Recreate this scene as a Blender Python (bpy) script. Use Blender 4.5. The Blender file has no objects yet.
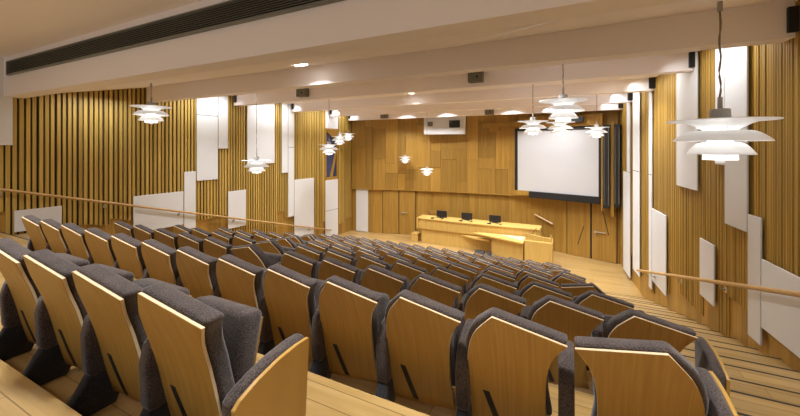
import bpy, bmesh, math, random
from mathutils import Vector, Matrix
random.seed(7)
SC = bpy.context.scene
COL = SC.collection
PI = math.pi

# ------------------------------------------------------------------ helpers
class MB:
    """collects faces (with material slot and board tone) for ONE mesh object"""
    def __init__(s): s.v=[]; s.f=[]; s.m=[]; s.t=[]
    def poly(s, pts, m=0, t=.5):
        b=len(s.v); s.v += [tuple(p) for p in pts]; s.f.append(list(range(b,b+len(pts)))); s.m.append(m); s.t.append(t)
    def hexa(s, p, m=0, t=.5):
        b=len(s.v); s.v += [tuple(q) for q in p]
        for q in ((0,3,2,1),(4,5,6,7),(0,1,5,4),(1,2,6,5),(2,3,7,6),(3,0,4,7)):
            s.f.append([b+i for i in q]); s.m.append(m); s.t.append(t)
    def box(s, x0,x1,y0,y1,z0,z1, m=0, t=.5, fr=None):
        p=[(x0,y0,z0),(x1,y0,z0),(x1,y1,z0),(x0,y1,z0),(x0,y0,z1),(x1,y0,z1),(x1,y1,z1),(x0,y1,z1)]
        if fr: p=[fr(*q) for q in p]
        s.hexa(p,m,t)
    def prism(s, pts, ext, m=0, t=.5):
        """pts: closed outline of 3D points, ext: extrusion vector"""
        n=len(pts); e=Vector(ext); a=[Vector(p) for p in pts]; c=[p+e for p in a]
        s.poly(a[::-1],m,t); s.poly(c,m,t)
        for i in range(n):
            j=(i+1)%n; s.poly([a[i],a[j],c[j],c[i]],m,t)
    def lathe(s, prof, n=40, m=0, t=.5, c=(0,0,0)):
        b=len(s.v)
        for r,z in prof:
            for k in range(n):
                a=2*PI*k/n; s.v.append((c[0]+r*math.cos(a), c[1]+r*math.sin(a), c[2]+z))
        for i in range(len(prof)-1):
            for k in range(n):
                k2=(k+1)%n
                s.f.append([b+i*n+k, b+i*n+k2, b+(i+1)*n+k2, b+(i+1)*n+k]); s.m.append(m); s.t.append(t)
    def tube(s, pts, r, n=10, m=0, t=.5):
        pts=[Vector(p) for p in pts]; b=len(s.v)
        for i,p in enumerate(pts):
            d=(pts[min(i+1,len(pts)-1)]-pts[max(i-1,0)]).normalized()
            u=d.cross(Vector((0,0,1)))
            if u.length<1e-3: u=Vector((1,0,0))
            u.normalize(); w=d.cross(u)
            for k in range(n):
                a=2*PI*k/n; q=p+u*(r*math.cos(a))+w*(r*math.sin(a)); s.v.append(tuple(q))
        for i in range(len(pts)-1):
            for k in range(n):
                k2=(k+1)%n
                s.f.append([b+i*n+k,b+i*n+k2,b+(i+1)*n+k2,b+(i+1)*n+k]); s.m.append(m); s.t.append(t)
        s.f.append([b+k for k in range(n)][::-1]); s.m.append(m); s.t.append(t)
        s.f.append([b+(len(pts)-1)*n+k for k in range(n)]); s.m.append(m); s.t.append(t)
    def build(s, name, mats, parent=None, bevel=0, seg=2, smooth=False, loc=None, weld=True, ang=35):
        me=bpy.data.meshes.new(name); me.from_pydata(s.v,[],s.f)
        if not isinstance(mats,(list,tuple)): mats=[mats]
        for m in mats: me.materials.append(m)
        me.polygons.foreach_set('material_index', s.m)
        at=me.attributes.new('tone','FLOAT','FACE'); at.data.foreach_set('value', s.t)
        bm=bmesh.new(); bm.from_mesh(me)
        if weld: bmesh.ops.remove_doubles(bm, verts=bm.verts, dist=1e-5)
        bmesh.ops.recalc_face_normals(bm, faces=bm.faces)
        bm.to_mesh(me); bm.free()
        o=bpy.data.objects.new(name, me); COL.objects.link(o)
        if bevel:
            md=o.modifiers.new('b','BEVEL'); md.width=bevel; md.segments=seg; md.limit_method='ANGLE'; md.angle_limit=math.radians(ang)
            dg=bpy.context.evaluated_depsgraph_get()
            m2=bpy.data.meshes.new_from_object(o.evaluated_get(dg)); o.modifiers.clear()
            o.data=m2; bpy.data.meshes.remove(me); m2.name=name; me=m2
        if smooth:
            for p in me.polygons: p.use_smooth=True
            try: me.set_sharp_from_angle(angle=math.radians(40))
            except Exception: pass
        if parent: o.parent=parent
        if loc: o.location=loc
        return o

def tag(o,label,cat,group=None):
    o['label']=label; o['category']=cat
    if group: o['group']=group
    return o
def thing(name,label,cat,loc=(0,0,0),rz=0,group=None):
    o=bpy.data.objects.new(name,None); COL.objects.link(o); o.empty_display_size=.1
    o.location=loc; o.rotation_euler=(0,0,rz); return tag(o,label,cat,group)
def struct(o): o['kind']='structure'; return o
def dup(root,loc,label,rz=None):
    r=root.copy(); COL.objects.link(r); r.location=loc; r['label']=label
    if rz is not None: r.rotation_euler=(0,0,rz)
    for ch in KIDS[root]:
        c=ch.copy(); COL.objects.link(c); c.parent=r
        for g in KIDS.get(ch,[]):
            d=g.copy(); COL.objects.link(d); d.parent=c
    return r
KIDS={}
def kids(root):
    for o in bpy.data.objects:
        if o.parent: KIDS.setdefault(o.parent,[]).append(o)

# ------------------------------------------------------------------ materials
def newmat(name):
    m=bpy.data.materials.new(name); m.use_nodes=True; nt=m.node_tree
    return m, nt, nt.nodes['Principled BSDF']
def plain(name,col,rough=.5,metal=0,emit=0,ecol=None,bump=0,bscale=200,spec=.5):
    m,nt,b=newmat(name)
    b.inputs['Base Color'].default_value=(*col,1); b.inputs['Roughness'].default_value=rough; b.inputs['Metallic'].default_value=metal
    b.inputs['Specular IOR Level'].default_value=spec
    if emit:
        b.inputs['Emission Color'].default_value=(*(ecol or col),1); b.inputs['Emission Strength'].default_value=emit
    tc=nt.nodes.new('ShaderNodeTexCoord'); n=nt.nodes.new('ShaderNodeTexNoise'); n.inputs['Scale'].default_value=bscale
    nt.links.new(tc.outputs['Object'],n.inputs['Vector'])
    r=nt.nodes.new('ShaderNodeMapRange'); r.inputs[3].default_value=max(0,rough-.06); r.inputs[4].default_value=min(1,rough+.06)
    nt.links.new(n.outputs[0],r.inputs[0]); nt.links.new(r.outputs[0],b.inputs['Roughness'])
    if bump:
        bp=nt.nodes.new('ShaderNodeBump'); bp.inputs['Strength'].default_value=bump; bp.inputs['Distance'].default_value=.01
        nt.links.new(n.outputs[0],bp.inputs['Height']); nt.links.new(bp.outputs[0],b.inputs['Normal'])
    return m
def wood(name,dark,light,scale=(30,30,1.5),rough=.42,tone=0,rnd=True,seam=None,spec=.4,rot=(0,0,0)):
    m,nt,b=newmat(name); N=nt.nodes.new; L=nt.links.new
    tc=N('ShaderNodeTexCoord'); mp=N('ShaderNodeMapping'); mp.inputs['Scale'].default_value=scale
    mp.inputs['Rotation'].default_value=rot
    L(tc.outputs['Object'],mp.inputs['Vector'])
    if rnd:
        oi=N('ShaderNodeObjectInfo'); ml=N('ShaderNodeMath'); ml.operation='MULTIPLY'; ml.inputs[1].default_value=37
        L(oi.outputs['Random'],ml.inputs[0])
        cx=N('ShaderNodeCombineXYZ'); [L(ml.outputs[0],cx.inputs[i]) for i in range(3)]; L(cx.outputs[0],mp.inputs['Location'])
    vec=mp.outputs[0]
    if tone:
        at=N('ShaderNodeAttribute'); at.attribute_name='tone'
        m2=N('ShaderNodeMath'); m2.operation='MULTIPLY'; m2.inputs[1].default_value=53; L(at.outputs['Fac'],m2.inputs[0])
        cx2=N('ShaderNodeCombineXYZ'); [L(m2.outputs[0],cx2.inputs[i]) for i in range(3)]
        ad=N('ShaderNodeVectorMath'); ad.operation='ADD'; L(vec,ad.inputs[0]); L(cx2.outputs[0],ad.inputs[1]); vec=ad.outputs[0]
    n=N('ShaderNodeTexNoise'); n.inputs['Scale'].default_value=1; n.inputs['Detail'].default_value=5; n.inputs['Distortion'].default_value=.15
    L(vec,n.inputs['Vector'])
    cr=N('ShaderNodeValToRGB'); cr.color_ramp.elements[0].position=.3; cr.color_ramp.elements[1].position=.7
    cr.color_ramp.elements[0].color=(*dark,1); cr.color_ramp.elements[1].color=(*light,1)
    L(n.outputs[0],cr.inputs[0]); out=cr.outputs[0]
    if tone or rnd:
        mr=N('ShaderNodeMapRange'); mr.inputs[3].default_value=1-(tone or .07); mr.inputs[4].default_value=1+(tone or .07)
        L(at.outputs['Fac'] if tone else oi.outputs['Random'],mr.inputs[0])
        mx=N('ShaderNodeVectorMath'); mx.operation='SCALE'; L(out,mx.inputs[0]); L(mr.outputs[0],mx.inputs['Scale']); out=mx.outputs[0]
    if seam:   # plank joints: seam=(length, width, axis swap)
        mp2=N('ShaderNodeMapping'); L(tc.outputs['Object'],mp2.inputs['Vector'])
        br=N('ShaderNodeTexBrick'); br.inputs['Scale'].default_value=1; br.inputs['Brick Width'].default_value=seam[0]; br.inputs['Row Height'].default_value=seam[1]
        br.inputs['Mortar Size'].default_value=.003; br.inputs['Color1'].default_value=(1.08,1.08,1.08,1); br.inputs['Color2'].default_value=(.86,.86,.86,1); br.inputs['Mortar'].default_value=(.45,.42,.4,1)
        L(mp2.outputs[0],br.inputs['Vector'])
        mx=N('ShaderNodeVectorMath'); mx.operation='MULTIPLY'; L(out,mx.inputs[0]); L(br.outputs[0],mx.inputs[1]); out=mx.outputs[0]
    L(out,b.inputs['Base Color'])
    b.inputs['Roughness'].default_value=rough; b.inputs['Specular IOR Level'].default_value=spec
    bp=N('ShaderNodeBump'); bp.inputs['Strength'].default_value=.08; bp.inputs['Distance'].default_value=.004
    L(n.outputs[0],bp.inputs['Height']); L(bp.outputs[0],b.inputs['Normal'])
    return m
def fabric(name,c0,c1,scale=190):
    m,nt,b=newmat(name); N=nt.nodes.new; L=nt.links.new
    tc=N('ShaderNodeTexCoord'); oi=N('ShaderNodeObjectInfo')
    ad=N('ShaderNodeVectorMath'); ad.operation='ADD'; L(tc.outputs['Object'],ad.inputs[0]); L(oi.outputs['Random'],ad.inputs[1])
    n=N('ShaderNodeTexNoise'); n.inputs['Scale'].default_value=scale; n.inputs['Detail'].default_value=3; L(ad.outputs[0],n.inputs['Vector'])
    n2=N('ShaderNodeTexNoise'); n2.inputs['Scale'].default_value=9; L(ad.outputs[0],n2.inputs['Vector'])
    sm=N('ShaderNodeMath'); sm.operation='MULTIPLY_ADD'; sm.inputs[1].default_value=.25; L(n2.outputs[0],sm.inputs[0]); L(n.outputs[0],sm.inputs[2])
    cr=N('ShaderNodeValToRGB'); cr.color_ramp.elements[0].position=.42; cr.color_ramp.elements[1].position=.85
    cr.color_ramp.elements[0].color=(*c0,1); cr.color_ramp.elements[1].color=(*c1,1)
    L(sm.outputs[0],cr.inputs[0]); L(cr.outputs[0],b.inputs['Base Color'])
    b.inputs['Roughness'].default_value=.92; b.inputs['Specular IOR Level'].default_value=.15
    b.inputs['Sheen Weight'].default_value=.25; b.inputs['Sheen Roughness'].default_value=.5
    bp=N('ShaderNodeBump'); bp.inputs['Strength'].default_value=.5; bp.inputs['Distance'].default_value=.003
    L(n.outputs[0],bp.inputs['Height']); L(bp.outputs[0],b.inputs['Normal'])
    return m

M_panel=wood('oak_seat_ply',(.365,.196,.038),(.465,.265,.060),(75,4,1.3),.42,rot=(0,.10,0))
M_edge=plain('ply_edge',(.74,.58,.36),.5)
M_fabric=fabric('tweed_fabric',(.010,.0075,.0065),(.13,.098,.086))
M_dark=fabric('black_fabric',(.010,.010,.012),(.045,.042,.045))
M_slot=plain('slot_black',(.012,.011,.010),.6)
M_slatL=wood('slat_oak',(.40,.25,.052),(.55,.365,.088),(26,26,.5),.5,tone=.20,rnd=False)
M_slatR=wood('slat_oak_right',(.335,.195,.034),(.47,.29,.058),(40,40,.6),.5,tone=.2,rnd=False)
M_wallb=wood('board_oak',(.32,.172,.030),(.43,.25,.050),(18,18,.6),.45,tone=.22,rnd=False)
M_floor=wood('floor_oak',(.35,.218,.072),(.475,.312,.120),(1.2,22,22),.34,rnd=False,seam=(1.6,.13))
M_desk=wood('desk_maple',(.58,.375,.10),(.68,.47,.15),(22,22,1.2),.4)
M_rail=wood('rail_oak',(.48,.29,.11),(.58,.37,.15),(30,1.5,30),.4)
M_white=plain('white_lacquer',(.74,.75,.765),.55,bscale=3)
M_ceil=plain('ceiling_plaster',(.95,.885,.875),.85,bscale=4)
M_joint=plain('shadow_joint',(.02,.018,.015),.9)
M_black=plain('black_metal',(.014,.014,.015),.5)
M_grey=plain('speaker_grey',(.16,.15,.115),.7)
M_screen=plain('screen_cloth',(.56,.56,.575),.85,bscale=2)
M_steel=plain('brushed_steel',(.55,.55,.54),.32,metal=1)
M_lampw=plain('lamp_white',(.90,.90,.90),.4,emit=.14,ecol=(.97,.99,1))
M_lampg=plain('lamp_grey',(.34,.33,.31),.45)
M_glow=plain('lamp_opal',(.95,.93,.9),.4,emit=6,ecol=(1,.985,.96))
M_opal=plain('lamp_diffuser',(.95,.95,.95),.4,emit=.8,ecol=(1,.99,.97))
M_disc=plain('downlight_lens',(1,1,1),.4,emit=14,ecol=(1,.95,.86))
M_glass=plain('blue_glass',(.035,.055,.14),.08,spec=.7)
M_nos=plain('nosing_rubber',(.03,.025,.02),.8)
M_cable=plain('lamp_cable',(.22,.16,.09),.7)
M_felt=plain('slat_backing',(.045,.028,.014),.9)
M_vent=plain('vent_bar',(.20,.20,.17),.5)

# ------------------------------------------------------------------ room frames
Fw=1.0; S0=.80                         # row spacing, first back line
RISE=.277
def floorz(n): return -1.465-RISE*(n-1)
def rowy(n): return S0+Fw*(n-1)
ZS=floorz(11)                          # stage floor
def frame(a,b,side):
    u=Vector((b,1,0)).normalized(); n=Vector((1,-b,0)).normalized()*(1 if side=='L' else -1); o=Vector((a,0,0))
    k=math.sqrt(1+b*b)
    return lambda y,d,z: tuple(o+u*(y*k)+n*d+Vector((0,0,z)))
FL=frame(-10.95,.079,'L'); FR=frame(2.72,-.063,'R')

def tread(y):                          # approximate floor height along the slope
    return max(ZS, min(floorz(1)+RISE, floorz(1)-RISE*(y-S0)))
def wall(name,fr,y0,y1,pitch,matb,mats,cuts,rng,skip,dmin,dmax,wmin,wmax):
    mb=MB(); y=y0
    while y<y1-.01:                    # flat boards, also seen below the slats
        w=min(rng.uniform(.16,.30),y1-y)
        mb.box(y,y+w-.002,-.06,0,-5.2,2.0,0,rng.random(),fr); y+=w
    mb.box(y0,y1,-.12,-.06,-5.2,2.0,0,.3,fr)
    y=y0
    while y<y1-pitch:
        p=pitch*rng.uniform(.9,1.1); w=p*rng.uniform(wmin,wmax); d=rng.uniform(dmin,dmax)
        if not any(a<y+w/2<b for a,b in skip):
            z0=None
            for a,b,c in cuts:
                if a<=y+w/2<b: z0=c
            if z0 is None:
                q=int((y+20)/.85); z0=tread(y)+.42+.5*((q*37)%11)/11
            mb.box(y,y+w,.0015 if name=='wall_left' else 0,d,z0,1.96,1,rng.random(),fr)
            if name=='wall_left': mb.box(y-.001,y+p-.001,0,.0012,z0,1.96,2,.5,fr)
        y+=p
    return struct(mb.build(name,[matb,mats,M_felt],weld=False))
rg=random.Random(3)
wall('wall_left',FL,-3,14.62,.100,M_wallb,M_slatL,
     [(2.9,4.2,-1.9),(6.8,7.87,-2.3),(7.87,8.6,-2.9),(8.6,9.9,-3.6),(9.9,10.3,-2.55),(10.3,10.75,-2.85)],rg,[(12.64,13.47)],.038,.056,.54,.68)
rg=random.Random(5)
wall('wall_right',FR,-3,14.62,.050,M_wallb,M_slatR,
     [(9.0,9.55,-2.75),(7.85,9.0,-3.02),(6.95,7.27,-3.0),(6.32,6.95,-2.3),(5.0,6.0,-2.2),(10.9,11.6,-3.5)],rg,[],.014,.026,.60,.78)

# white cladding panels -------------------------------------------------------
def wpanel(fr,y0,y1,z0,z1,label,group,joint=None,d=.065):
    mb=MB(); mb.box(y0+.006,y1-.006,d,d+.022,z0,z1,0,.5,fr)
    o=mb.build('white_wall_panel',M_white,bevel=.003,seg=1); tag(o,label,'wall panel',group)
    if joint is not None:
        j=MB(); j.box(y0+.006,y1-.006,d+.018,d+.0235,joint,joint+.014,0,.5,fr); jj=j.build('panel_joint',M_joint,o)
    return o
gl,grr='white panels on the left slatted wall','white panels on the right slatted wall'
TOP=1.95
for a in [(2.30,2.99,.04,TOP,'white panel in the upper left corner under the grille',None),
 (3.0,3.76,-1.83,-1.37,'low wide white panel at far left behind the ends of the back rows',None),
 (5.16,6.45,-2.33,-1.33,'wide white panel crossed by the left handrail, under the leftmost lamp',None),
 (6.46,6.81,-2.5,-.755,'narrow white strip touching the right side of the wide rail-crossed panel',None),
 (6.83,7.52,-1.055,TOP,'tall white panel from the ceiling, crossed by a thin horizontal joint',1.0),
 (7.53,7.87,-.05,TOP,'short narrow white panel hanging from the ceiling beside the jointed tall panel',None),
 (7.87,8.55,-2.77,-1.51,'white panel on the left wall straight below the second hanging lamp',None),
 (8.59,9.78,-.62,TOP,'wide white panel from the ceiling, behind the second hanging lamp',None),
 (10.12,10.43,-1.03,TOP,'narrow white strip from the ceiling, right of the panel behind the lamp',None),
 (10.44,10.75,-2.83,TOP,'longest thin white strip on the left wall, reaching below the handrail height',-.02),
 (10.76,11.88,-3.95,-1.35,'big low white panel on the left wall near the handrail end',None),
 (12.60,13.47,-4.2,-1.53,'white panel under the blue window near the stage',-2.95),
 (12.60,13.47,.86,TOP,'white panel above the blue window near the stage',None)]:
    wpanel(FL,a[0],a[1],a[2],a[3],a[4],gl,a[5])
for a in [(12.91,13.83,-4.15,-.82,'white strip on the right wall nearest the stage corner',None),
 (12.91,13.33,-.80,TOP,'short white strip above the one nearest the stage corner',None),
 (11.79,12.53,-3.72,TOP,'second full-height white strip from the stage on the right wall',-.72),
 (10.64,10.90,-3.64,TOP,'very thin full-height white strip on the right wall, third from the stage',-.72),
 (9.58,10.62,-3.38,-1.555,'low white panel on the right wall where the handrail ends',None),
 (7.28,7.83,-2.62,-1.615,'small white panel crossing the middle of the right handrail',None),
 (7.93,8.94,-.795,TOP,'white panel from the ceiling, left of the big near lamp',None),
 (6.95,7.24,-.28,TOP,'narrow white strip behind the cable of the big near lamp',None),
 (6.32,6.94,-1.175,TOP,'tall white panel from the ceiling directly behind the big near lamp',None),
 (6.01,6.31,-2.57,-.92,'white vertical strip stepping down across the right handrail',None),
 (4.70,6.0,-2.32,-1.44,'widest white panel at the far right behind the near handrail',None)]:
    wpanel(FR,a[0],a[1],a[2],a[3],a[4],grr,a[5],d=.05)

# window in the left wall near the stage
w=MB(); w.box(12.60,13.47,.002,.012,-1.50,.84,0,.5,FL)
for q in ((12.60,12.66,-1.5,.84),(13.41,13.47,-1.5,.84),(12.60,13.47,-1.53,-1.40),(12.60,13.47,.78,.86)):
    w.box(q[0],q[1],.0,.085,q[2],q[3],1,.6,FL)
w.prism([FL(12.62,.012,.80),FL(13.45,.012,.80),FL(13.45,.012,.22)],Vector(FL(0,.05,0))-Vector(FL(0,0,0)),1,.6)
w.prism([FL(12.95,.012,-1.4),FL(13.10,.012,-1.4),FL(13.42,.012,-.2),FL(13.42,.012,.1)],Vector(FL(0,.05,0))-Vector(FL(0,0,0)),1,.4)
wo=w.build('window_1',[M_glass,M_wallb]); struct(wo)

# ------------------------------------------------------------------ back wall
BP=[(-9.72,14.60),(-8.55,14.68),(-6.4,15.22),(-4.55,15.5),(-2.23,15.55),(-.41,15.25),(1.74,14.6)]
def bwall(x):
    for (a,b),(c,d) in zip(BP,BP[1:]):
        if a<=x<=c: return b+(d-b)*(x-a)/(c-a)
    return BP[-1][1] if x>0 else BP[0][1]
def bframe(i):
    a=Vector((*BP[i],0)); b=Vector((*BP[i+1],0)); u=(b-a).normalized(); n=Vector((u.y,-u.x,0))
    return (b-a).length, (lambda s,d,z: tuple(a+u*s+n*d+Vector((0,0,z))))
SEAM=-2.08
mb=MB(); rb=random.Random(11)
for i in range(len(BP)-1):
    Ln,fr=bframe(i)
    mb.box(-.1,Ln+.1,-.2,-.03,-5,2,0,.2,fr)
    s=0
    while s<Ln-.02:                     # upper wall: staggered veneer boards
        wd=rb.choice((.38,.5,.62,.78)); wd=min(wd,Ln-s)
        if Ln-s-wd<.2: wd=Ln-s
        z=SEAM; 
        while z<1.9:
            h=rb.choice((.5,.8,1.1,1.5,2.0)); z2=min(1.95,z+h)
            if 1.95-z2<.3: z2=1.95
            mb.box(s+.004,s+wd-.004,-.03,.085+rb.choice((0,.008,.016)),z+.004,z2-.004,0,rb.random(),fr); z=z2
        s+=wd
    s=0
    while s<Ln-.02:                     # lower wall, set back
        wd=min(rb.choice((.3,.45,.6,.75)),Ln-s)
        if Ln-s-wd<.2: wd=Ln-s
        z=ZS
        while z<SEAM-.01:
            z2=min(SEAM,z+rb.choice((1.2,2.2,2.2))); 
            if SEAM-z2<.3: z2=SEAM
            mb.box(s+.003,s+wd-.003,-.03,rb.choice((0,.006)),z,z2-.003,0,.15+.6*rb.random(),fr); z=z2
        s+=wd
    mb.box(0,Ln,-.02,.115,SEAM-.025,SEAM,0,.95,fr)   # shelf edge along the step
struct(mb.build('wall_back',M_wallb,weld=False))

def on_back(x,d=0):
    for i in range(len(BP)-1):
        if BP[i][0]<=x<=BP[i+1][0]:
            Ln,fr=bframe(i); s=(x-BP[i][0])/(BP[i+1][0]-BP[i][0])*Ln
            return fr,s
# white return panel beside the left door
fr,s=on_back(-9.4); mb=MB(); mb.box(.22,.88,.012,.06,ZS+.02,SEAM-.03,0,.5,fr)
tag(mb.build('white_wall_panel',M_white,bevel=.003,seg=1),'white panel at the left end of the lower stage wall, beside the left door','wall panel')
# doors
def door(n,x0,x1,hx,lines,hd):
    fr,s0=on_back(x0); _,s1=on_back(x1)
    mb=MB(); mb.box(s0,s1,.014,.05,ZS+.01,SEAM-.05,0,.45,fr)
    d=mb.build('door_%d'%n,M_wallb,bevel=.003,seg=1); struct(d)
    j=MB(); j.box(s0-.03,s0-.004,.012,.02,ZS,SEAM-.03,0,.5,fr); j.box(s1+.004,s1+.03,.012,.02,ZS,SEAM-.03,0,.5,fr); j.build('door_gap',M_joint,d)
    if hx:
        _,sh=on_back(hx); h=MB(); zc=ZS+1.06
        h.tube([fr(sh,.05,zc),fr(sh,.10,zc),fr(sh+hd,.10,zc)],.018,8); h.box(sh-.03,sh+.03,.05,.058,zc-.22,zc+.03,0,.5,fr)
        h.build('door_handle',M_steel,d)
    for (a,b,c,e) in lines:
        g=MB(); g.tube([fr(s0+a,.052,ZS+b),fr(s0+c,.052,ZS+e)],.012,6); g.build('groove',M_joint,d)
door(1,-8.08,-7.32,None,[],0); door(2,-7.28,-6.52,-7.15,[],.28)
door(3,.08,.86,None,[(.38,.45,.60,1.2)],0); door(4,.92,1.68,1.02,[(.35,1.9,.55,1.0)],.36)

# ------------------------------------------------------------------ projection screen
a=Vector((-1.83,15.36,0)); b=Vector((1.17,14.60,0)); u=(b-a).normalized(); nn=Vector((u.y,-u.x,0)); Ls=(b-a).length
fs=lambda s,d,z: tuple(a+u*s+nn*d+Vector((0,0,z)))
t=thing('projection_screen','large white projection screen with black border on the stage wall','projection screen',fs(Ls/2,0,SEAM))
def sp(name,mat,boxes,par,**k):
    mb=MB()
    for q in boxes: mb.box(*q,0,.5,fs)
    o=mb.build(name,mat,**k); o.parent=par; o.matrix_parent_inverse=Matrix.Translation(par.location).inverted(); return o
sp('screen_cloth',M_screen,[(.06,Ls-.03,.155,.165,-1.82,.66)],t)
sp('screen_border',M_black,[(-.06,.06,.13,.18,-1.9,.78),(Ls-.03,Ls+.08,.13,.18,-1.9,.78),(-.06,Ls+.08,.13,.18,.66,.78)],t)
sp('lower_bar',M_black,[(.55,Ls+.02,.13,.24,-2.08,-1.82)],t,bevel=.01)
sp('lower_rail',M_wallb,[(-.06,.55,.13,.19,-2.02,-1.82)],t)
# black columns + wooden edge right of the screen
for k,(x0,x1,z0,lab) in enumerate([(.12,.34,-2.2,'tall black loudspeaker column next to the right edge of the screen'),(.46,.66,-2.12,'tall black loudspeaker column against the right wall corner')]):
    tt=thing('column_speaker',lab,'speaker',fs(Ls+(x0+x1)/2,.1,z0),group='black columns right of the screen')
    sp('cabinet',M_black,[(Ls+x0,Ls+x1,.10,.30,z0,.80)],tt,bevel=.012)
    sp('grille',M_grey,[(Ls+x0+.03,Ls+x0+.05,.30,.305,z0+.1,.7),(Ls+x1-.05,Ls+x1-.03,.30,.305,z0+.1,.7)],tt)
mb=MB(); mb.box(Ls+.085,Ls+.115,.08,.33,-2.3,.80,0,.9,fs); struct(mb.build('trim_1',M_wallb))
mb=MB(); mb.box(Ls+.35,Ls+.45,.02,.2,-2.5,.9,0,.6,fs); struct(mb.build('trim_2',M_wallb))
# cornice boxes above the screen
mb=MB(); mb.box(-1.55,.15,.10,.30,.86,1.06,0,.35,fs); mb.box(-1.5,-.75,.10,.22,.68,.86,0,.6,fs); struct(mb.build('trim_3',M_wallb,bevel=.004))
mb=MB(); mb.box(.15,Ls+.1,.10,.26,.80,1.22,0,.5,fs); struct(mb.build('trim_4',M_wallb,bevel=.004))
mb=MB(); mb.box(1.95,2.62,.26,.40,.93,1.12,0,.5,fs); tag(mb.build('black_slot_speaker',M_black,bevel=.01),'small wide black box above the top edge of the screen','speaker')

# white projector housing
fr,s=on_back(-5.9)
Ln,f5=bframe(2); 
q0=Vector((-5.95,15.1,0)); q1=Vector((-4.08,15.36,0)); uu=(q1-q0).normalized(); nm=Vector((uu.y,-uu.x,0)); Lp=(q1-q0).length
fp=lambda s,d,z: tuple(q0+uu*s+nm*d+Vector((0,0,z)))
t=thing('projector_housing','white boxed projector housing high on the stage wall','projector',fp(Lp/2,0,.6))
def pp(name,mat,boxes,par,**k):
    mb=MB()
    for q in boxes: mb.box(*q,0,.5,fp)
    o=mb.build(name,mat,**k); o.parent=par; o.matrix_parent_inverse=Matrix.Translation(par.location).inverted(); return o
pp('housing',M_white,[(0,Lp,-.02,.35,.58,1.40)],t,bevel=.006)
pp('projector_port',M_black,[(1.18,1.66,.351,.40,.88,1.20)],t,bevel=.01)
pp('port_frame',M_grey,[(1.22,1.34,.401,.415,1.10,1.16)],t)
pp('grey_socket',M_grey,[(.18,.42,.351,.37,.95,1.16)],t)

# ------------------------------------------------------------------ floors
fl=MB(); fl.box(-10.8,2.9,rowy(11)-.05,16,ZS-.2,ZS); struct(fl.build('floor',M_floor))
for n in range(0,11):
    mb=MB(); y0=rowy(n)-.05 if n else -3; y1=rowy(n+1)-.05; z=floorz(n)
    mb.box(-10.9,2.8,y0,y1,z-.5,z)
    o=mb.build('floor_tier',[M_floor,M_nos]); struct(o)
rs=random.Random(2)
LEFT={n:-5.95-.15*(n-2) for n in range(2,12)}
RIGHT={1:-1.47,2:.27,3:.55,4:.36,5:.18,6:.06,7:.10,8:-.16,9:-.12,10:-.38,11:-.33}
PITCH=.53
st=MB(); st2=MB()
for n in range(1,12):                     # aisle steps: one half step in front of every tier edge
    zt=floorz(n); yb=rowy(n)-.05
    xr=RIGHT[n]+.45 if n>1 else 0.4
    if n>1: 
        st.box(xr,2.74-.063*yb,yb+.002,yb+.47,zt+.002,zt+RISE/2,0,.5)
        st.box(xr,2.74-.063*yb,yb+.453,yb+.472,zt+RISE/2-.03,zt+RISE/2+.003,1,.5)
        st.box(xr,2.74-.063*yb,yb-.016,yb+.003,zt+RISE-.03,zt+RISE+.003,1,.5)
        st2.box(-10.8+.079*yb,LEFT[n]-.55,yb+.002,yb+.47,zt+.002,zt+RISE/2,0,.5)
        st2.box(-10.8+.079*yb,LEFT[n]-.55,yb+.453,yb+.472,zt+RISE/2-.03,zt+RISE/2+.003,1,.5)
        st2.box(-10.8+.079*yb,LEFT[n]-.55,yb-.016,yb+.003,zt+RISE-.03,zt+RISE+.003,1,.5)
struct(st.build('floor_steps_right',[M_floor,M_nos],weld=False)); struct(st2.build('floor_steps_left',[M_floor,M_nos],weld=False))

# ------------------------------------------------------------------ handrails
def rail(fr,y0,y1,label):
    zf=lambda y: -.06-.294*y
    t=thing('handrail',label,'handrail',fr(y0,.13,zf(y0)))
    def pb(name,mb,mat,**k):
        o=mb.build(name,mat,**k); o.parent=t; o.matrix_parent_inverse=Matrix.Translation(t.location).inverted()
    mb=MB(); mb.tube([fr(y0+(y1-y0)*i/12,.16,zf(y0+(y1-y0)*i/12)) for i in range(13)],.03,12); pb('rail',mb,M_rail,smooth=True)
    y=y0+.9
    while y<y1-.2:
        mb=MB(); mb.tube([fr(y,.088,zf(y)-.10),fr(y,.155,zf(y)-.09),fr(y,.16,zf(y)-.02)],.012,8); mb.box(y-.035,y+.035,.085,.092,zf(y)-.14,zf(y)-.06,0,.5,fr)
        pb('bracket',mb,M_steel); y+=1.75
rail(FL,1.9,12.9,'long oak handrail sloping down the left wall')
rail(FR,4.2,11.6,'long oak handrail sloping down the right wall')

# ------------------------------------------------------------------ ceiling
mb=MB(); mb.box(-11.2,3,-3,2.9,1.88,2.1); struct(mb.build('ceiling',M_ceil))
AY=2.85; AZ=1.06; BY=5.45; BZ=1.645
mb=MB(); mb.box(-10.85,2.75,AY,AY+.3,AZ,1.9); struct(mb.build('ceiling_bulkhead',M_ceil,bevel=.006))
mb=MB()  # rising soffit between bulkhead and first beam, with a fold on its right half
def sz(y): return AZ+(BZ-AZ)*(y-AY)/(BY-AY)
pr=[(-10.8,AY+.02),(-10.6,BY),(-1.76,BY),(.75,AY+.02)]
mb.poly([(x,y,sz(y)) for x,y in pr])
mb.poly([(.75,AY+.02,sz(AY)),(-1.76,BY,sz(BY)),(2.9,BY,sz(BY)+.05),(2.9,AY+.02,sz(AY)+.09)])
struct(mb.build('ceiling_soffit',M_ceil))
mb=MB(); mb.box(-11,3,BY+.1,16.2,1.75,2.0); struct(mb.build('ceiling_bays',M_ceil))
BEAMS=[(5.45,1.25),(8.05,1.42),(10.55,1.43),(12.80,1.41),(14.15,1.31)]
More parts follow.
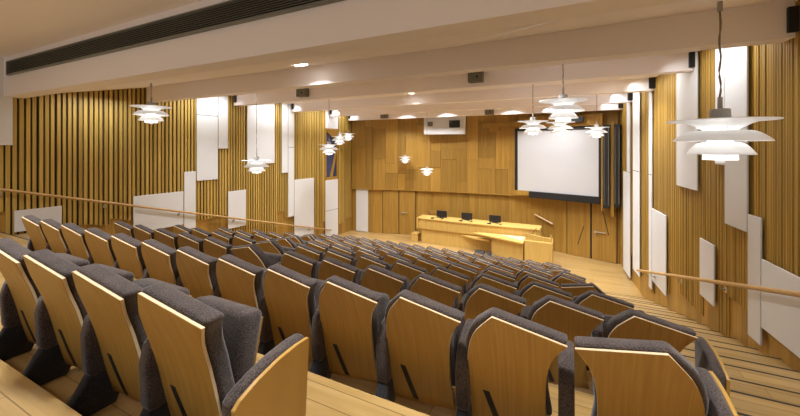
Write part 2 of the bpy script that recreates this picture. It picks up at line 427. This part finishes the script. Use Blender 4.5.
for i,(y,z) in enumerate(BEAMS):
    mb=MB(); th=.24 if i<4 else .16
    xl=-10.84+.079*y+.06; xr=2.72-.063*y-.01
    mb.box(xl-.05,xr,y,y+th,z,1.85); struct(mb.build('ceiling_beam',M_ceil,bevel=.006))
    for side,x in (('right',xr-(.075 if i else .02)),('left',xl+.05))[:(1 if i==0 else 2)]:
        bb=MB(); hw=.07 if side=='right' else .045; bb.box(x-hw,x+hw,y-.05,y-.001,z+(.05 if side=='right' else .10),z+.34)
        names=['nearest','second','third','fourth','last']
        tag(bb.build('beam_end_box',M_black,bevel=.006),'black box at the %s end of the %s ceiling beam'%(side,names[i]),'bracket','black boxes at the beam ends')  # plain black box on the beam face at its end
# grille
t=thing('ventilation_grille','long dark linear ventilation grille in the white ceiling bulkhead','vent',(-4,AY,1.6))
mb=MB(); mb.box(-10.30,2.4,AY-.012,AY-.001,1.49,1.735); o=mb.build('backing',M_joint,t); o.location=(4,-AY,-1.6)
for k in range(9):
    mb=MB(); z=1.50+.0275*k; mb.hexa([(-10.30,AY-.05,z-.006),(2.4,AY-.05,z-.006),(2.4,AY-.014,z+.006),(-10.30,AY-.014,z+.006),(-10.30,AY-.05,z),(2.4,AY-.05,z),(2.4,AY-.014,z+.012),(-10.30,AY-.014,z+.012)])
    o=mb.build('louvre',M_vent,t); o.location=(4,-AY,-1.6)
mb=MB(); mb.box(-10.33,-10.30,AY-.055,AY-.001,1.47,1.755); mb.box(-10.33,2.4,AY-.055,AY-.001,1.735,1.755); mb.box(-10.33,2.4,AY-.055,AY-.001,1.47,1.49)
o=mb.build('frame',M_vent,t); o.location=(4,-AY,-1.6)
# grey speakers on beam faces
for (x,y,z,lab) in [(-1.88,8.05,1.64,'grey square loudspeaker on the second beam, right of centre'),(-7.08,8.05,1.63,'grey square loudspeaker on the second beam, left of centre'),
                    (-7.6,14.15,1.47,'small grey loudspeaker at the last beam, above the stage left'),(-2.77,14.15,1.43,'small grey loudspeaker at the last beam, left of the screen')]:
    t=thing('ceiling_speaker',lab,'speaker',(x,y,z),group='grey loudspeakers on the beams')
    mb=MB(); mb.box(-.17,.17,-.20,-.001,-.13,.13); mb.build('cabinet',M_grey,t,bevel=.015)
    mb=MB(); mb.lathe([(0,0),(.03,0),(.03,.01),(0,.01)],16); o=mb.build('badge',M_black,t); o.rotation_euler=(PI/2,0,0); o.location=(.05,-.20,-.02)

# ------------------------------------------------------------------ lights
def area(name,loc,sx,sy,e,col=(.97,.98,1),rot=(0,0,0),spread=PI):
    l=bpy.data.lights.new(name,'AREA'); l.shape='RECTANGLE'; l.size=sx; l.size_y=sy; l.energy=e; l.color=col; l.spread=spread
    o=bpy.data.objects.new(name,l); COL.objects.link(o); o.location=loc; o.rotation_euler=rot
    if name=='wall_washer': l.color=(.95,.98,1); l.spread=2.3
    return o
def downlight(x,y,z,e,label,tilt=(0,0)):
    t=thing('downlight',label,'ceiling light',(x,y,z),group='round recessed downlights')
    t.rotation_euler=(tilt[0],0,0)
    mb=MB(); mb.lathe([(.115,0),(.13,0),(.13,-.008),(.115,-.008),(.115,0)],32); mb.build('trim_ring',M_white,t)
    mb=MB(); mb.lathe([(0.0001,-.004),(.114,-.004),(.114,-.001)],32); mb.build('lens',M_disc,t)
    l=bpy.data.lights.new('downlight_or_fill','AREA'); l.shape='DISK'; l.size=.22; l.energy=e; l.spread=2.0; l.color=(.97,.98,1)
    o=bpy.data.objects.new('downlight_or_fill',l); COL.objects.link(o); o.parent=t; o.location=(0,0,-.015)
EDL=48
downlight(-4.4,4.9,sz(4.9)-.012,EDL*.8,'round recessed downlight in the sloping soffit nearest the camera',(math.atan((BZ-AZ)/(BY-AY)),0))
downlight(-4.5,10.1,1.745,EDL,'small downlight glimpsed between the second and third beams, left of centre')
downlight(1.12,10.0,1.745,EDL,'small downlight between the beams at the far right')
for x in (-8.2,-4.4,-1.0): area('downlight_or_fill',(x,6.8,1.70),.25,.25,EDL,spread=2.0)  # unseen bay lamps without fixtures, added as fill; likewise the bays below
for x in (-8.4,-1.5): area('downlight_or_fill',(x,9.4,1.70),.25,.25,EDL,spread=2.0)
for x in (-8.2,-5.2,-2.2,.0): area('downlight_or_fill',(x,11.8,1.70),.25,.25,EDL*1.0,spread=2.0)
for x in (-6.5,-4.6,-1.9,-.2): area('downlight_or_fill',(x,13.6,1.70),.25,.25,EDL*1.0,spread=2.2)  # added fill lamps before the stage wall, no fixture modelled
for x in (-8.6,-6.0,-3.4,-.8,1.6):
    for y,e in ((-1.4,.22),(1.45,.66)): area('downlight_or_fill',(x,y,1.85),.3,.3,EDL*e,spread=1.9)  # unseen lamps over the rear rows; those behind the camera added as fill
# wall washers in the ceiling slots along both side walls
for y in (6.95,9.6,11.9,13.7):
    xl=-10.84+.079*y; xr=2.64-.063*y
    area('wall_washer',(xl+.55,y,1.70),.12,1.7 if y<13 else .8,12 if y<13 else 6,rot=(0,math.radians(30.1),0))
    area('wall_washer',(xr-.55,y,1.70),.12,1.7 if y<13 else .8,12 if y<13 else 6,rot=(0,math.radians(-30.1),0))
area('wall_washer',(-10.0,4.2,1.25),.12,1.6,9,rot=(0,math.radians(25.1),0))
area('wall_washer',(1.8,4.2,1.25),.12,1.6,9,rot=(0,math.radians(-25),0))

# ------------------------------------------------------------------ pendant lamps
def lamp_protos():
    t=thing('pendant_lamp','x','pendant lamp',group='white layered pendant lamps')
    def arc(r0,z0,r1,z1,bul,n=8):      # profile curve between two points with a bulge
        P=[]
        for i in range(n+1):
            k=i/n; r=r0+(r1-r0)*k; z=z0+(z1-z0)*k+bul*math.sin(PI*k); P.append((r,z))
        return P
    top=arc(.50,0,.13,-.125,.045,12); mb=MB(); mb.lathe(top+[(r,z+.008) for r,z in top[::-1]]+[top[0]],56); mb.build('top_shade',M_lampw,t,smooth=True)
    s2=arc(.435,-.235,.18,-.130,.050,12); mb=MB(); mb.lathe(s2+[(r,z+.006) for r,z in s2[::-1]]+[s2[0]],56); mb.build('middle_shade',M_lampw,t,smooth=True)
    s3=arc(.305,-.390,.14,-.255,.040,12); mb=MB(); mb.lathe(s3+[(r,z+.006) for r,z in s3[::-1]]+[s3[0]],48); mb.build('lower_shade',M_lampw,t,smooth=True)
    mb=MB(); mb.lathe([(.10,-.26),(.155,-.385),(.16,-.455),(.0001,-.457)],40); mb.build('diffuser',M_opal,t,smooth=True)
    mb=MB(); mb.lathe([(.045,-.45),(.045,-.490),(.0001,-.491)],20); mb.build('bottom_cap',M_lampw,t,smooth=True)
    mb=MB(); mb.lathe([(.0001,.142),(.085,.14),(.094,.135),(.098,.03),(.125,-.115),(.12,-.125)],32); mb.build('neck',M_lampg,t,smooth=True)
    mb=MB(); mb.lathe([(.115,-.125),(.10,-.18),(.115,-.255)],32); mb.build('core',M_glow,t,smooth=True)
    for k in range(3):
        a=2*PI*k/3+.5; mb=MB(); c,s_=math.cos(a),math.sin(a)
        mb.tube([(.15*c,.15*s_,-.06),(.22*c,.22*s_,-.085),(.24*c,.24*s_,-.11),(.19*c,.19*s_,-.22)],.006,6); mb.build('strut',M_lampw,t)
    mb=MB(); mb.lathe([(.0001,.28),(.024,.28),(.024,.13)],14); mb.build('stem',M_lampg,t,smooth=True)
    return t
LP=lamp_protos(); kids(LP)
C_,S_=.9003,.4352
PEND=[  # X, Y, rim Z, diameter, ceiling Z, label
 (1.303,4.184,.243,.80,sz(4.18),'largest white layered pendant lamp, nearest, at the right'),
 (-8.29,4.44,.889,.77,sz(4.44),'pendant lamp hanging at far left just under the sloping soffit'),
 (-7.97,7.04,-.387,.78,1.75,'pendant lamp on a long cable before a wide white panel, left wall'),
 (-7.21,9.39,.078,.73,1.75,'lowest and nearest of the three lamps clustered before the blue window'),
 (-8.50,11.78,.44,.72,1.75,'middle lamp of the cluster of three before the blue window'),
 (-9.13,13.33,.62,.66,1.75,'farthest, smallest lamp of the cluster of three by the blue window'),
 (-.037,6.98,.847,.82,1.75,'second largest pendant lamp, in front of the top of the screen'),
 (-.14,11.26,.73,.80,1.75,'pendant lamp partly hidden directly beneath the large one before the screen'),
 (-.75,9.41,.656,.745,1.75,'pendant lamp in front of the upper left corner of the screen'),
 (.90,12.53,.62,.70,1.75,'small pendant lamp in front of the upper right corner of the screen'),
 (-6.82,14.66,-.48,.60,1.75,'small pendant lamp before the stage wall, left of its lower twin'),
 (-5.43,13.93,-.97,.58,1.75,'lowest small pendant lamp before the stage wall, above the desk left end')]
for i,(x,y,z,D,cz,lab) in enumerate(PEND):
    if i==0: o=LP; o.location=(x,y,z); o['label']=lab
    else: o=dup(LP,(x,y,z),lab)
    o.scale=(D,D,D)
    mb=MB(); L_=(cz-z-.28*D)/D; wv=.007 if i==0 else .003
    mb.tube([(wv*math.sin(k*1.3),wv*math.cos(k*1.7),.28+L_*k/14) for k in range(15)],.011,6,0); o2=mb.build('cable',M_cable,o)
    mb=MB(); c_=.28+L_; mb.lathe([(.0001,c_-.09/D),(.02/D,c_-.09/D),(.02/D,c_)],14); mb.build('ceiling_rose',M_lampg,o)

# ------------------------------------------------------------------ auditorium seats
PROF=[(.06,.245),(.12,.228),(.20,.209),(.26,.197),(.36,.178),(.46,.155),(.56,.128),(.66,.088),(.76,.045),(.86,0),(.92,-.022)]
def prof(z):
    z=max(PROF[0][0],min(PROF[-1][0],z))
    for (a,b),(c,d) in zip(PROF,PROF[1:]):
        if a<=z<=c: return b+(d-b)*(z-a)/(c-a)
def smooth_pts(P,n):
    out=[]
    for k in range(n+1):
        q=k/n*(len(P)-1); i=min(int(q),len(P)-2); f=q-i
        p0=P[max(i-1,0)];p1=P[i];p2=P[i+1];p3=P[min(i+2,len(P)-1)]
        out.append(tuple(.5*(2*b+(c-a)*f+(2*a-5*b+4*c-d)*f*f+(3*b-a-3*c+d)*f**3) for a,b,c,d in zip(p0,p1,p2,p3)))
    return out
LO=[(-.04,.86),(-.10,.79),(-.145,.73),(-.178,.65),(-.200,.55),(-.205,.45),(-.200,.34),(-.195,.21),(-.19,.08)]
RO=[(.315,.775),(.258,.69),(.230,.61),(.217,.53),(.212,.45),(.210,.37),(.213,.30),(.222,.22),(.232,.14)]
def slab(y_off,th,ex,top,bot,mir,edge_mat=None,NR=14,NU=6,thb=None):
    """curved slab with the seat-back outline; ex widens it, top raises, bot cuts"""
    Ls=smooth_pts(LO,NR); Rs=smooth_pts(RO,NR); mb=MB(); sg=-1 if mir else 1
    B=[];Fq=[]
    for k in range(NR+1):
        v=k/NR
        l=list(Ls[k]); r=list(Rs[k]); l[0]-=ex; r[0]+=ex
        z_l=max(bot,l[1]+top*(1-v)); z_r=max(bot,r[1]+top*(1-v))
        if bot>.25:
            z_l=bot+(l[1]+top*(1-v)-.08)*( (.86+top-bot)/(.86+top-.08)); z_r=bot+(r[1]+top*(1-v)-.14)*((.775+top-bot)/(.775+top-.14))
        rb_=[];rf=[]
        for j in range(NU+1):
            q=j/NU; x=l[0]+(r[0]-l[0])*q; z=z_l+(z_r-z_l)*q; y=prof(z)+y_off
            tt=th if thb is None else th*(1-v)+thb*v
            rb_.append((x*sg,y,z)); rf.append((x*sg,y+tt,z))
        B.append(rb_);Fq.append(rf)
    for k in range(NR):
        for j in range(NU):
            mb.poly([B[k][j],B[k][j+1],B[k+1][j+1],B[k+1][j]]); mb.poly([Fq[k][j],Fq[k+1][j],Fq[k+1][j+1],Fq[k][j+1]])
    em=1 if edge_mat else 0
    for k in range(NR):
        mb.poly([B[k][0],B[k+1][0],Fq[k+1][0],Fq[k][0]],em); mb.poly([B[k][NU],Fq[k][NU],Fq[k+1][NU],B[k+1][NU]],em)
    for j in range(NU):
        mb.poly([B[0][j],Fq[0][j],Fq[0][j+1],B[0][j+1]],em); mb.poly([B[NR][j],B[NR][j+1],Fq[NR][j+1],Fq[NR][j]],em)
    return mb
def seat_proto(mir):
    t=thing('auditorium_seat','x','seat'); sg=-1 if mir else 1
    bp_=slab(0,.018,0,0,.06,mir,True).build('back_panel',[M_panel,M_edge],t,bevel=.002,seg=1,smooth=True)
    slab(.0195,.095,.010,.016,.28,mir,thb=.075).build('backrest_cushion',M_fabric,t,bevel=.022,seg=4,smooth=True,ang=50)
    mb=MB(); P=[]
    for k in range(9):
        z=.345-(.345-.122)*k/8
        P.append(((-.105+.075*k/8)*sg,prof(z)-.003,z))
    for a_,b_ in zip(P,P[1:]):
        mb.hexa([(a_[0]-.018,a_[1],a_[2]),(a_[0]+.018,a_[1],a_[2]),(a_[0]+.018,a_[1]+.006,a_[2]),(a_[0]-.018,a_[1]+.006,a_[2]),
                 (b_[0]-.018,b_[1],b_[2]),(b_[0]+.018,b_[1],b_[2]),(b_[0]+.018,b_[1]+.006,b_[2]),(b_[0]-.018,b_[1]+.006,b_[2])])
    mb.build('slot',M_slot,bp_)
    mb=MB(); mb.hexa([(-.19,.27,.35),(.205,.27,.35),(.205,.38,.34),(-.19,.38,.34),(-.195,.325,.69),(.21,.325,.69),(.21,.445,.66),(-.195,.445,.66)])
    sc=mb.build('seat_cushion',M_fabric,t,bevel=.035,seg=4,smooth=True)
    mb=MB(); mb.hexa([(-.16,.386,.37),(.185,.386,.37),(.185,.398,.37),(-.16,.398,.37),(-.16,.441,.61),(.185,.441,.61),(.185,.453,.61),(-.16,.453,.61)])
    mb.build('seat_shell',M_panel,sc,bevel=.003,seg=1)
    x0=-PITCH/2+(.03 if not mir else -.085)
    mb=MB(); out=[(.125,.23),(.115,.44),(.135,.53),(.20,.585),(.30,.625),(.39,.635),(.425,.59),(.42,.36),(.38,.26),(.27,.215),(.15,.205)]
    mb.prism([(x0-.038,y,z) for y,z in out],(.076,0,0)); mb.build('armrest',M_fabric,t,bevel=.022,seg=3,smooth=True)
    mb=MB(); mb.prism([(x0-.032,y,z) for y,z in ((.14,.23),(.36,.24),(.26,.0),(.0,.0))],(.064,0,0)); mb.build('pedestal',M_dark,t,bevel=.012,seg=2,smooth=True)
    mb=MB(); mb.prism([(-.03,y,z) for y,z in ((.24,.28),(.34,.355),(.34,.30),(.24,.22))],(.06,0,0)); mb.box(-.20,.20,.285,.33,.30,.345); mb.build('underframe',M_black,t)
    return t
def end_proto():
    t=thing('row_end_panel','x','row end panel',group='oak faced end panels of the rows')
    top=[(.022,.57),(.05,.592),(.13,.618),(.23,.637),(.33,.643),(.41,.638)]
    out=top+[(.415,.60),(.38,.10),(.05,.10)]
    mb=MB(); mb.prism([(-.058,y,z) for y,z in out],(.058,0,0)); mb.build('padded_armrest',M_fabric,t,bevel=.02,seg=3,smooth=True)
    o2=[(y,z-.012) for y,z in top]+[(.412,.60),(.375,.06),(.06,.06)]
    mb=MB(); mb.prism([(.001,y,z) for y,z in o2],(.018,0,0)); o=mb.build('outer_board',[M_panel],t,bevel=.002,seg=1)
    mb=MB(); mb.prism([(-.055,y,z) for y,z in ((.06,.12),(.34,.12),(.26,.0),(.02,.0))],(.055,0,0)); mb.build('foot',M_dark,t)
    return t
SN=seat_proto(False); SM=seat_proto(True); EP=end_proto()
KIDS.clear(); kids(None)
used=set()
ORD=['','first','second','third','fourth','fifth','sixth','seventh','eighth','ninth','tenth','eleventh','twelfth','thirteenth','fourteenth','fifteenth','sixteenth']
ROWN={1:'rearmost row',11:'front row'}
for n in range(2,11): ROWN[n]=ORD[n]+' row from the back'
def put(proto,loc,label,group,rz=0):
    if proto not in used: used.add(proto); o=proto; o.location=loc; o['label']=label; o.rotation_euler=(0,0,rz)
    else: o=dup(proto,loc,label,rz)
    o['group']=group; return o
GAPX={n:-3.05-.6*(n-3) for n in range(3,9)}
for n in range(1,12):
    x=RIGHT[n]; k=1; gx=GAPX.get(n); end=(-3.7 if n==1 else LEFT[n]-.2); gapped=False
    put(EP,(x+(.372 if n in (2,5,8) else .36) if n>1 else -1.06,rowy(n),floorz(n)-(.02 if n==1 else 0)),'oak faced padded end panel closing the %s at the right aisle'%ROWN[n] if n>1 else 'oak faced padded end panel nearest the camera, closing the rearmost row','oak faced end panels of the rows')
    while x>end:
        mir=(k==1 and n in (2,5,8))
        if gx and not gapped and x<gx:
            gapped=True; x-=.28; mir=True
            put(EP,(x+.395,rowy(n),floorz(n)),'oak faced end panel inside the %s, beside the narrow break'%ROWN[n],'oak faced end panels of the rows')
        lab='oak backed grey seat, %s from the right end of the %s'%(ORD[k] if k>1 else 'first',ROWN[n])
        put(SM if mir else SN,(x-(.085 if not mir else -.085),rowy(n),floorz(n)),lab,'tip-up seats in the %s'%ROWN[n],random.uniform(-.012,.012))
        x-=(.565 if n==1 else PITCH)-(.04 if mir and k==1 else 0); k+=1

# small swirl air outlet under the rear row
for x in (-2.53,):
    t=thing('floor_air_outlet','round dark swirl air outlet in the floor under the rearmost row of seats','floor vent',(x,1.02,floorz(1)))
    mb=MB(); mb.lathe([(.0001,.002),(.10,.002),(.10,.006),(.085,.006)],28); mb.build('plate',M_grey,t)
    mb=MB()
    for r in (.03,.05,.07): mb.lathe([(r,.004),(r,.010),(r+.006,.010),(r+.006,.004)],24)
    mb.build('ring',M_black,t)

# ------------------------------------------------------------------ stage furniture
t=thing('presenter_desk','long pale wooden panel desk across the stage','desk',(-3.4,14.1,ZS))
def dk(name,mb,mat,par=None,**k):
    o=mb.build(name,mat,**k); o.parent=par or t; o.matrix_parent_inverse=Matrix.Translation((par or t).location).inverted(); return o
DT=ZS+1.10
def dfr(x): return 13.95+.10*((x+3.4)/2.6)**2         # gently bowed front
xs=[-5.95+.51*i for i in range(11)]
mb=MB()
for a_,b_ in zip(xs,xs[1:]):
    mb.hexa([(a_,dfr(a_)-.04,DT-.04),(b_,dfr(b_)-.04,DT-.04),(b_,14.75,DT-.04),(a_,14.75,DT-.04),(a_,dfr(a_)-.04,DT),(b_,dfr(b_)-.04,DT),(b_,14.75,DT),(a_,14.75,DT)])
dk('desktop',mb,M_desk)
mb=MB()
for a_,b_ in zip(xs,xs[1:]):
    mb.hexa([(a_,dfr(a_),DT-.46),(b_,dfr(b_),DT-.46),(b_,dfr(b_)+.06,DT-.46),(a_,dfr(a_)+.06,DT-.46),(a_,dfr(a_),DT-.041),(b_,dfr(b_),DT-.041),(b_,dfr(b_)+.06,DT-.041),(a_,dfr(a_)+.06,DT-.041)])
mb.box(-5.95,-5.89,14.0,14.7,DT-.46,DT-.041)
dk('upper_fascia',mb,M_desk)
mb=MB()
for a_,b_ in zip(xs,xs[1:]):
    a2=max(a_,-5.75)
    mb.hexa([(a2,dfr(a2)+.08,ZS),(b_,dfr(b_)+.08,ZS),(b_,dfr(b_)+.14,ZS),(a2,dfr(a2)+.14,ZS),(a2,dfr(a2)+.08,DT-.461),(b_,dfr(b_)+.08,DT-.461),(b_,dfr(b_)+.14,DT-.461),(a2,dfr(a2)+.14,DT-.461)])
mb.box(-5.75,-5.69,14.2,14.68,ZS,DT-.461)
dk('lower_front',mb,M_desk)
mb=MB(); wt=ZS+.78
top=[(-3.35,13.72),(-1.36,12.98),(-1.36,13.93),(-3.0,13.90)]
mb.prism([(x,y,wt-.05) for x,y in top],(0,0,.05)); dk('side_table',mb,M_desk)
mb=MB(); mb.prism([(x,y,ZS+.04) for x,y in ((-2.6,13.60),(-1.38,13.12),(-1.38,13.98),(-2.6,13.98))],(0,0,wt-.052-ZS-.04)); dk('side_table_body',mb,M_desk)
mb=MB(); mb.prism([(x,y,wt+.001) for x,y in ((-2.35,13.86),(-1.40,13.22),(-1.40,13.88))],(0,0,.012)); dk('pale_triangle',mb,M_edge)  # thin pale triangle laid on the side table top
mb=MB(); mb.prism([(x,y,ZS+.52) for x,y in ((-3.9,13.98),(-3.2,13.68),(-2.7,13.62),(-2.62,13.98))],(0,0,.05)); dk('curved_shelf',mb,M_desk)

t2=thing('lectern','pale wooden lectern at the right end of the desk','lectern',(-.9,13.3,ZS))
mb=MB(); mb.box(-1.31,-.40,12.92,13.70,ZS,ZS+.90); dk('body',mb,M_desk,t2,bevel=.006)
mb=MB(); mb.prism([(x,13.0,z) for x,z in ((-1.29,ZS+.902),(-.46,ZS+.902),(-.46,ZS+1.04),(-1.29,ZS+1.14))],(0,.05,0)); dk('front_board',mb,M_desk,t2)
for x in (-1.29,-.48):
    mb=MB(); mb.prism([(x,y,z) for y,z in ((13.055,ZS+.902),(13.6,ZS+.902),(13.6,ZS+1.03),(13.055,ZS+1.17))],(.05,0,0)); dk('side_cheek',mb,M_desk,t2)
mb=MB(); mb.hexa([(-1.235,13.06,ZS+.99),(-.485,13.06,ZS+.99),(-.485,13.6,ZS+.91),(-1.235,13.6,ZS+.91),(-1.235,13.06,ZS+1.01),(-.485,13.06,ZS+1.01),(-.485,13.6,ZS+.93),(-1.235,13.6,ZS+.93)]); dk('reading_board',mb,M_desk,t2)
for x,dx,lab in ((-1.12,.16,'left black gooseneck microphone on the lectern'),(-.64,-.16,'right black gooseneck microphone on the lectern')):
    m=thing('gooseneck_microphone',lab,'microphone',(x,13.35,ZS+.972),group='gooseneck microphones on the lectern')
    mb=MB(); mb.lathe([(.0001,0),(.03,0),(.03,.015),(.0001,.02)],16); mb.build('base',M_black,m)
    mb=MB(); mb.tube([(0,0,.015),(dx*.35,.0,.12),(dx*.8,-.02,.25),(dx,-.05,.30)],.008,8); mb.build('gooseneck',M_black,m,smooth=True)
    mb=MB(); mb.tube([(dx,-.05,.30),(dx*1.1,-.09,.33)],.016,8); mb.build('capsule',M_black,m,smooth=True)
# monitors and table microphones on the desk
for x,lab in ((-4.93,'left black monitor on the stage desk'),(-3.80,'middle black monitor on the stage desk'),(-2.62,'right black monitor on the stage desk')):
    m=thing('monitor',lab,'monitor',(x,14.45,DT),rz=.02,group='black monitors on the desk')
    mb=MB(); mb.box(-.235,.235,-.012,.02,.025,.31); mb.build('display',M_black,m,bevel=.008)
    mb=MB(); mb.box(-.11,.11,-.07,.10,0,.012); mb.build('foot',M_black,m)
    mb=MB(); mb.box(-.025,.025,.021,.045,.012,.20); mb.build('stand',M_black,m)
for x,lab in ((-5.25,'low black table microphone at the left end of the desk'),(-3.98,'low black table microphone in front of the middle monitor'),(-2.80,'low black table microphone in front of the right monitor')):
    m=thing('table_microphone',lab,'microphone',(x,14.12,DT),group='table microphones on the desk')
    mb=MB(); mb.box(-.07,.07,-.05,.05,0,.035); mb.build('base',M_black,m,bevel=.008)
    mb=MB(); mb.tube([(0,0,.035),(.10,0,.07),(.30,0,.06),(.42,0,.035)],.010,8); mb.build('gooseneck',M_black,m,smooth=True)
    mb=MB(); mb.tube([(.42,0,.035),(.50,0,.026)],.018,8); mb.build('capsule',M_black,m,smooth=True)
for x0,x1,lab in ((-3.22,-2.86,'left black low floor box in front of the desk'),(-2.76,-2.62,'right black low floor box in front of the desk')):
    m=thing('floor_monitor',lab,'floor box',((x0+x1)/2,13.5,ZS),group='black floor boxes before the desk'); h=(x1-x0)/2
    mb=MB(); mb.prism([(-h,y,z) for y,z in ((-.14,0),(.10,0),(.10,.15),(-.04,.15))],(2*h,0,0)); mb.build('cabinet',M_black,m,bevel=.01)
    mb=MB(); mb.hexa([(-h+.03,-.136,.03),(h-.03,-.136,.03),(h-.03,-.142,.03),(-h+.03,-.142,.03),(-h+.03,-.07,.125),(h-.03,-.07,.125),(h-.03,-.076,.125),(-h+.03,-.076,.125)]); mb.build('grille',M_slot,m)
# chair behind the desk, left
m=thing('wooden_chair','wooden chair with steel upright behind the left end of the desk','chair',(-5.55,15.07,ZS))
mb=MB(); mb.box(-.22,.40,-.02,.02,1.08,1.25); mb.build('backrest',M_wallb,m,bevel=.008)
mb=MB(); mb.box(-.24,.24,-.30,.10,.44,.48); mb.build('seat',M_wallb,m,bevel=.01)
for x in (-.25,.25):
    mb=MB(); mb.tube([(x,.035,0),(x,.035,1.30)],.018,8); mb.build('leg',M_steel,m,smooth=True)
    mb=MB(); mb.tube([(x*.8,-.28,0),(x*.8,-.28,.44)],.015,8); mb.build('leg',M_steel,m,smooth=True)
# low plinth at the desk's left end
m=thing('wooden_plinth','small low wooden plinth at the left end of the desk','plinth',(-6.1,14.35,ZS))
mb=MB(); mb.box(-.18,.14,-.2,.2,0,.30); mb.build('box',M_desk,m,bevel=.006)
mb=MB(); mb.box(-.20,.15,-.22,.22,.301,.33); mb.build('lid',M_desk,m,bevel=.004)
# sloping wall rail on the back wall right of the desk
Ln,f5=bframe(4); _,sa=on_back(-1.15); _,sb=on_back(-.45)
m=thing('wall_rail','short pale sloping rail fixed to the stage wall, right of the desk','handrail',f5((sa+sb)/2,.05,-3.0))
mb=MB(); mb.tube([f5(sa,.10,-2.80),f5(sb,.10,-3.12)],.03,10); dk('rail',mb,M_edge,m,smooth=True)
for k in (.2,.8):
    mb=MB(); q=sa+(sb-sa)*k; z=-2.80-.32*k; mb.tube([f5(q,.007,z-.05),f5(q,.09,z-.02)],.012,8); dk('bracket',mb,M_steel,m)

# ------------------------------------------------------------------ world, camera, view
w=bpy.data.worlds.new('World'); SC.world=w; w.use_nodes=True
bg=w.node_tree.nodes['Background']; bg.inputs[0].default_value=(.97,.98,1,1); bg.inputs[1].default_value=.42
cd=bpy.data.cameras.new('Camera'); cam=bpy.data.objects.new('Camera',cd); COL.objects.link(cam)
cd.sensor_width=36; cd.sensor_fit='HORIZONTAL'; cd.lens=342/800*36; cd.shift_y=-61/800; cd.clip_start=.05
cam.location=(0,0,0); cam.rotation_euler=(PI/2,0,math.radians(25.8)); SC.camera=cam
vs=SC.view_settings; vs.view_transform='Standard'; vs.look='None'; vs.gamma=1; vs.exposure=.40; vs.use_curve_mapping=False
SC.cycles.max_bounces=8; SC.cycles.diffuse_bounces=5; SC.cycles.use_denoising=True; SC.cycles.sample_clamp_indirect=6
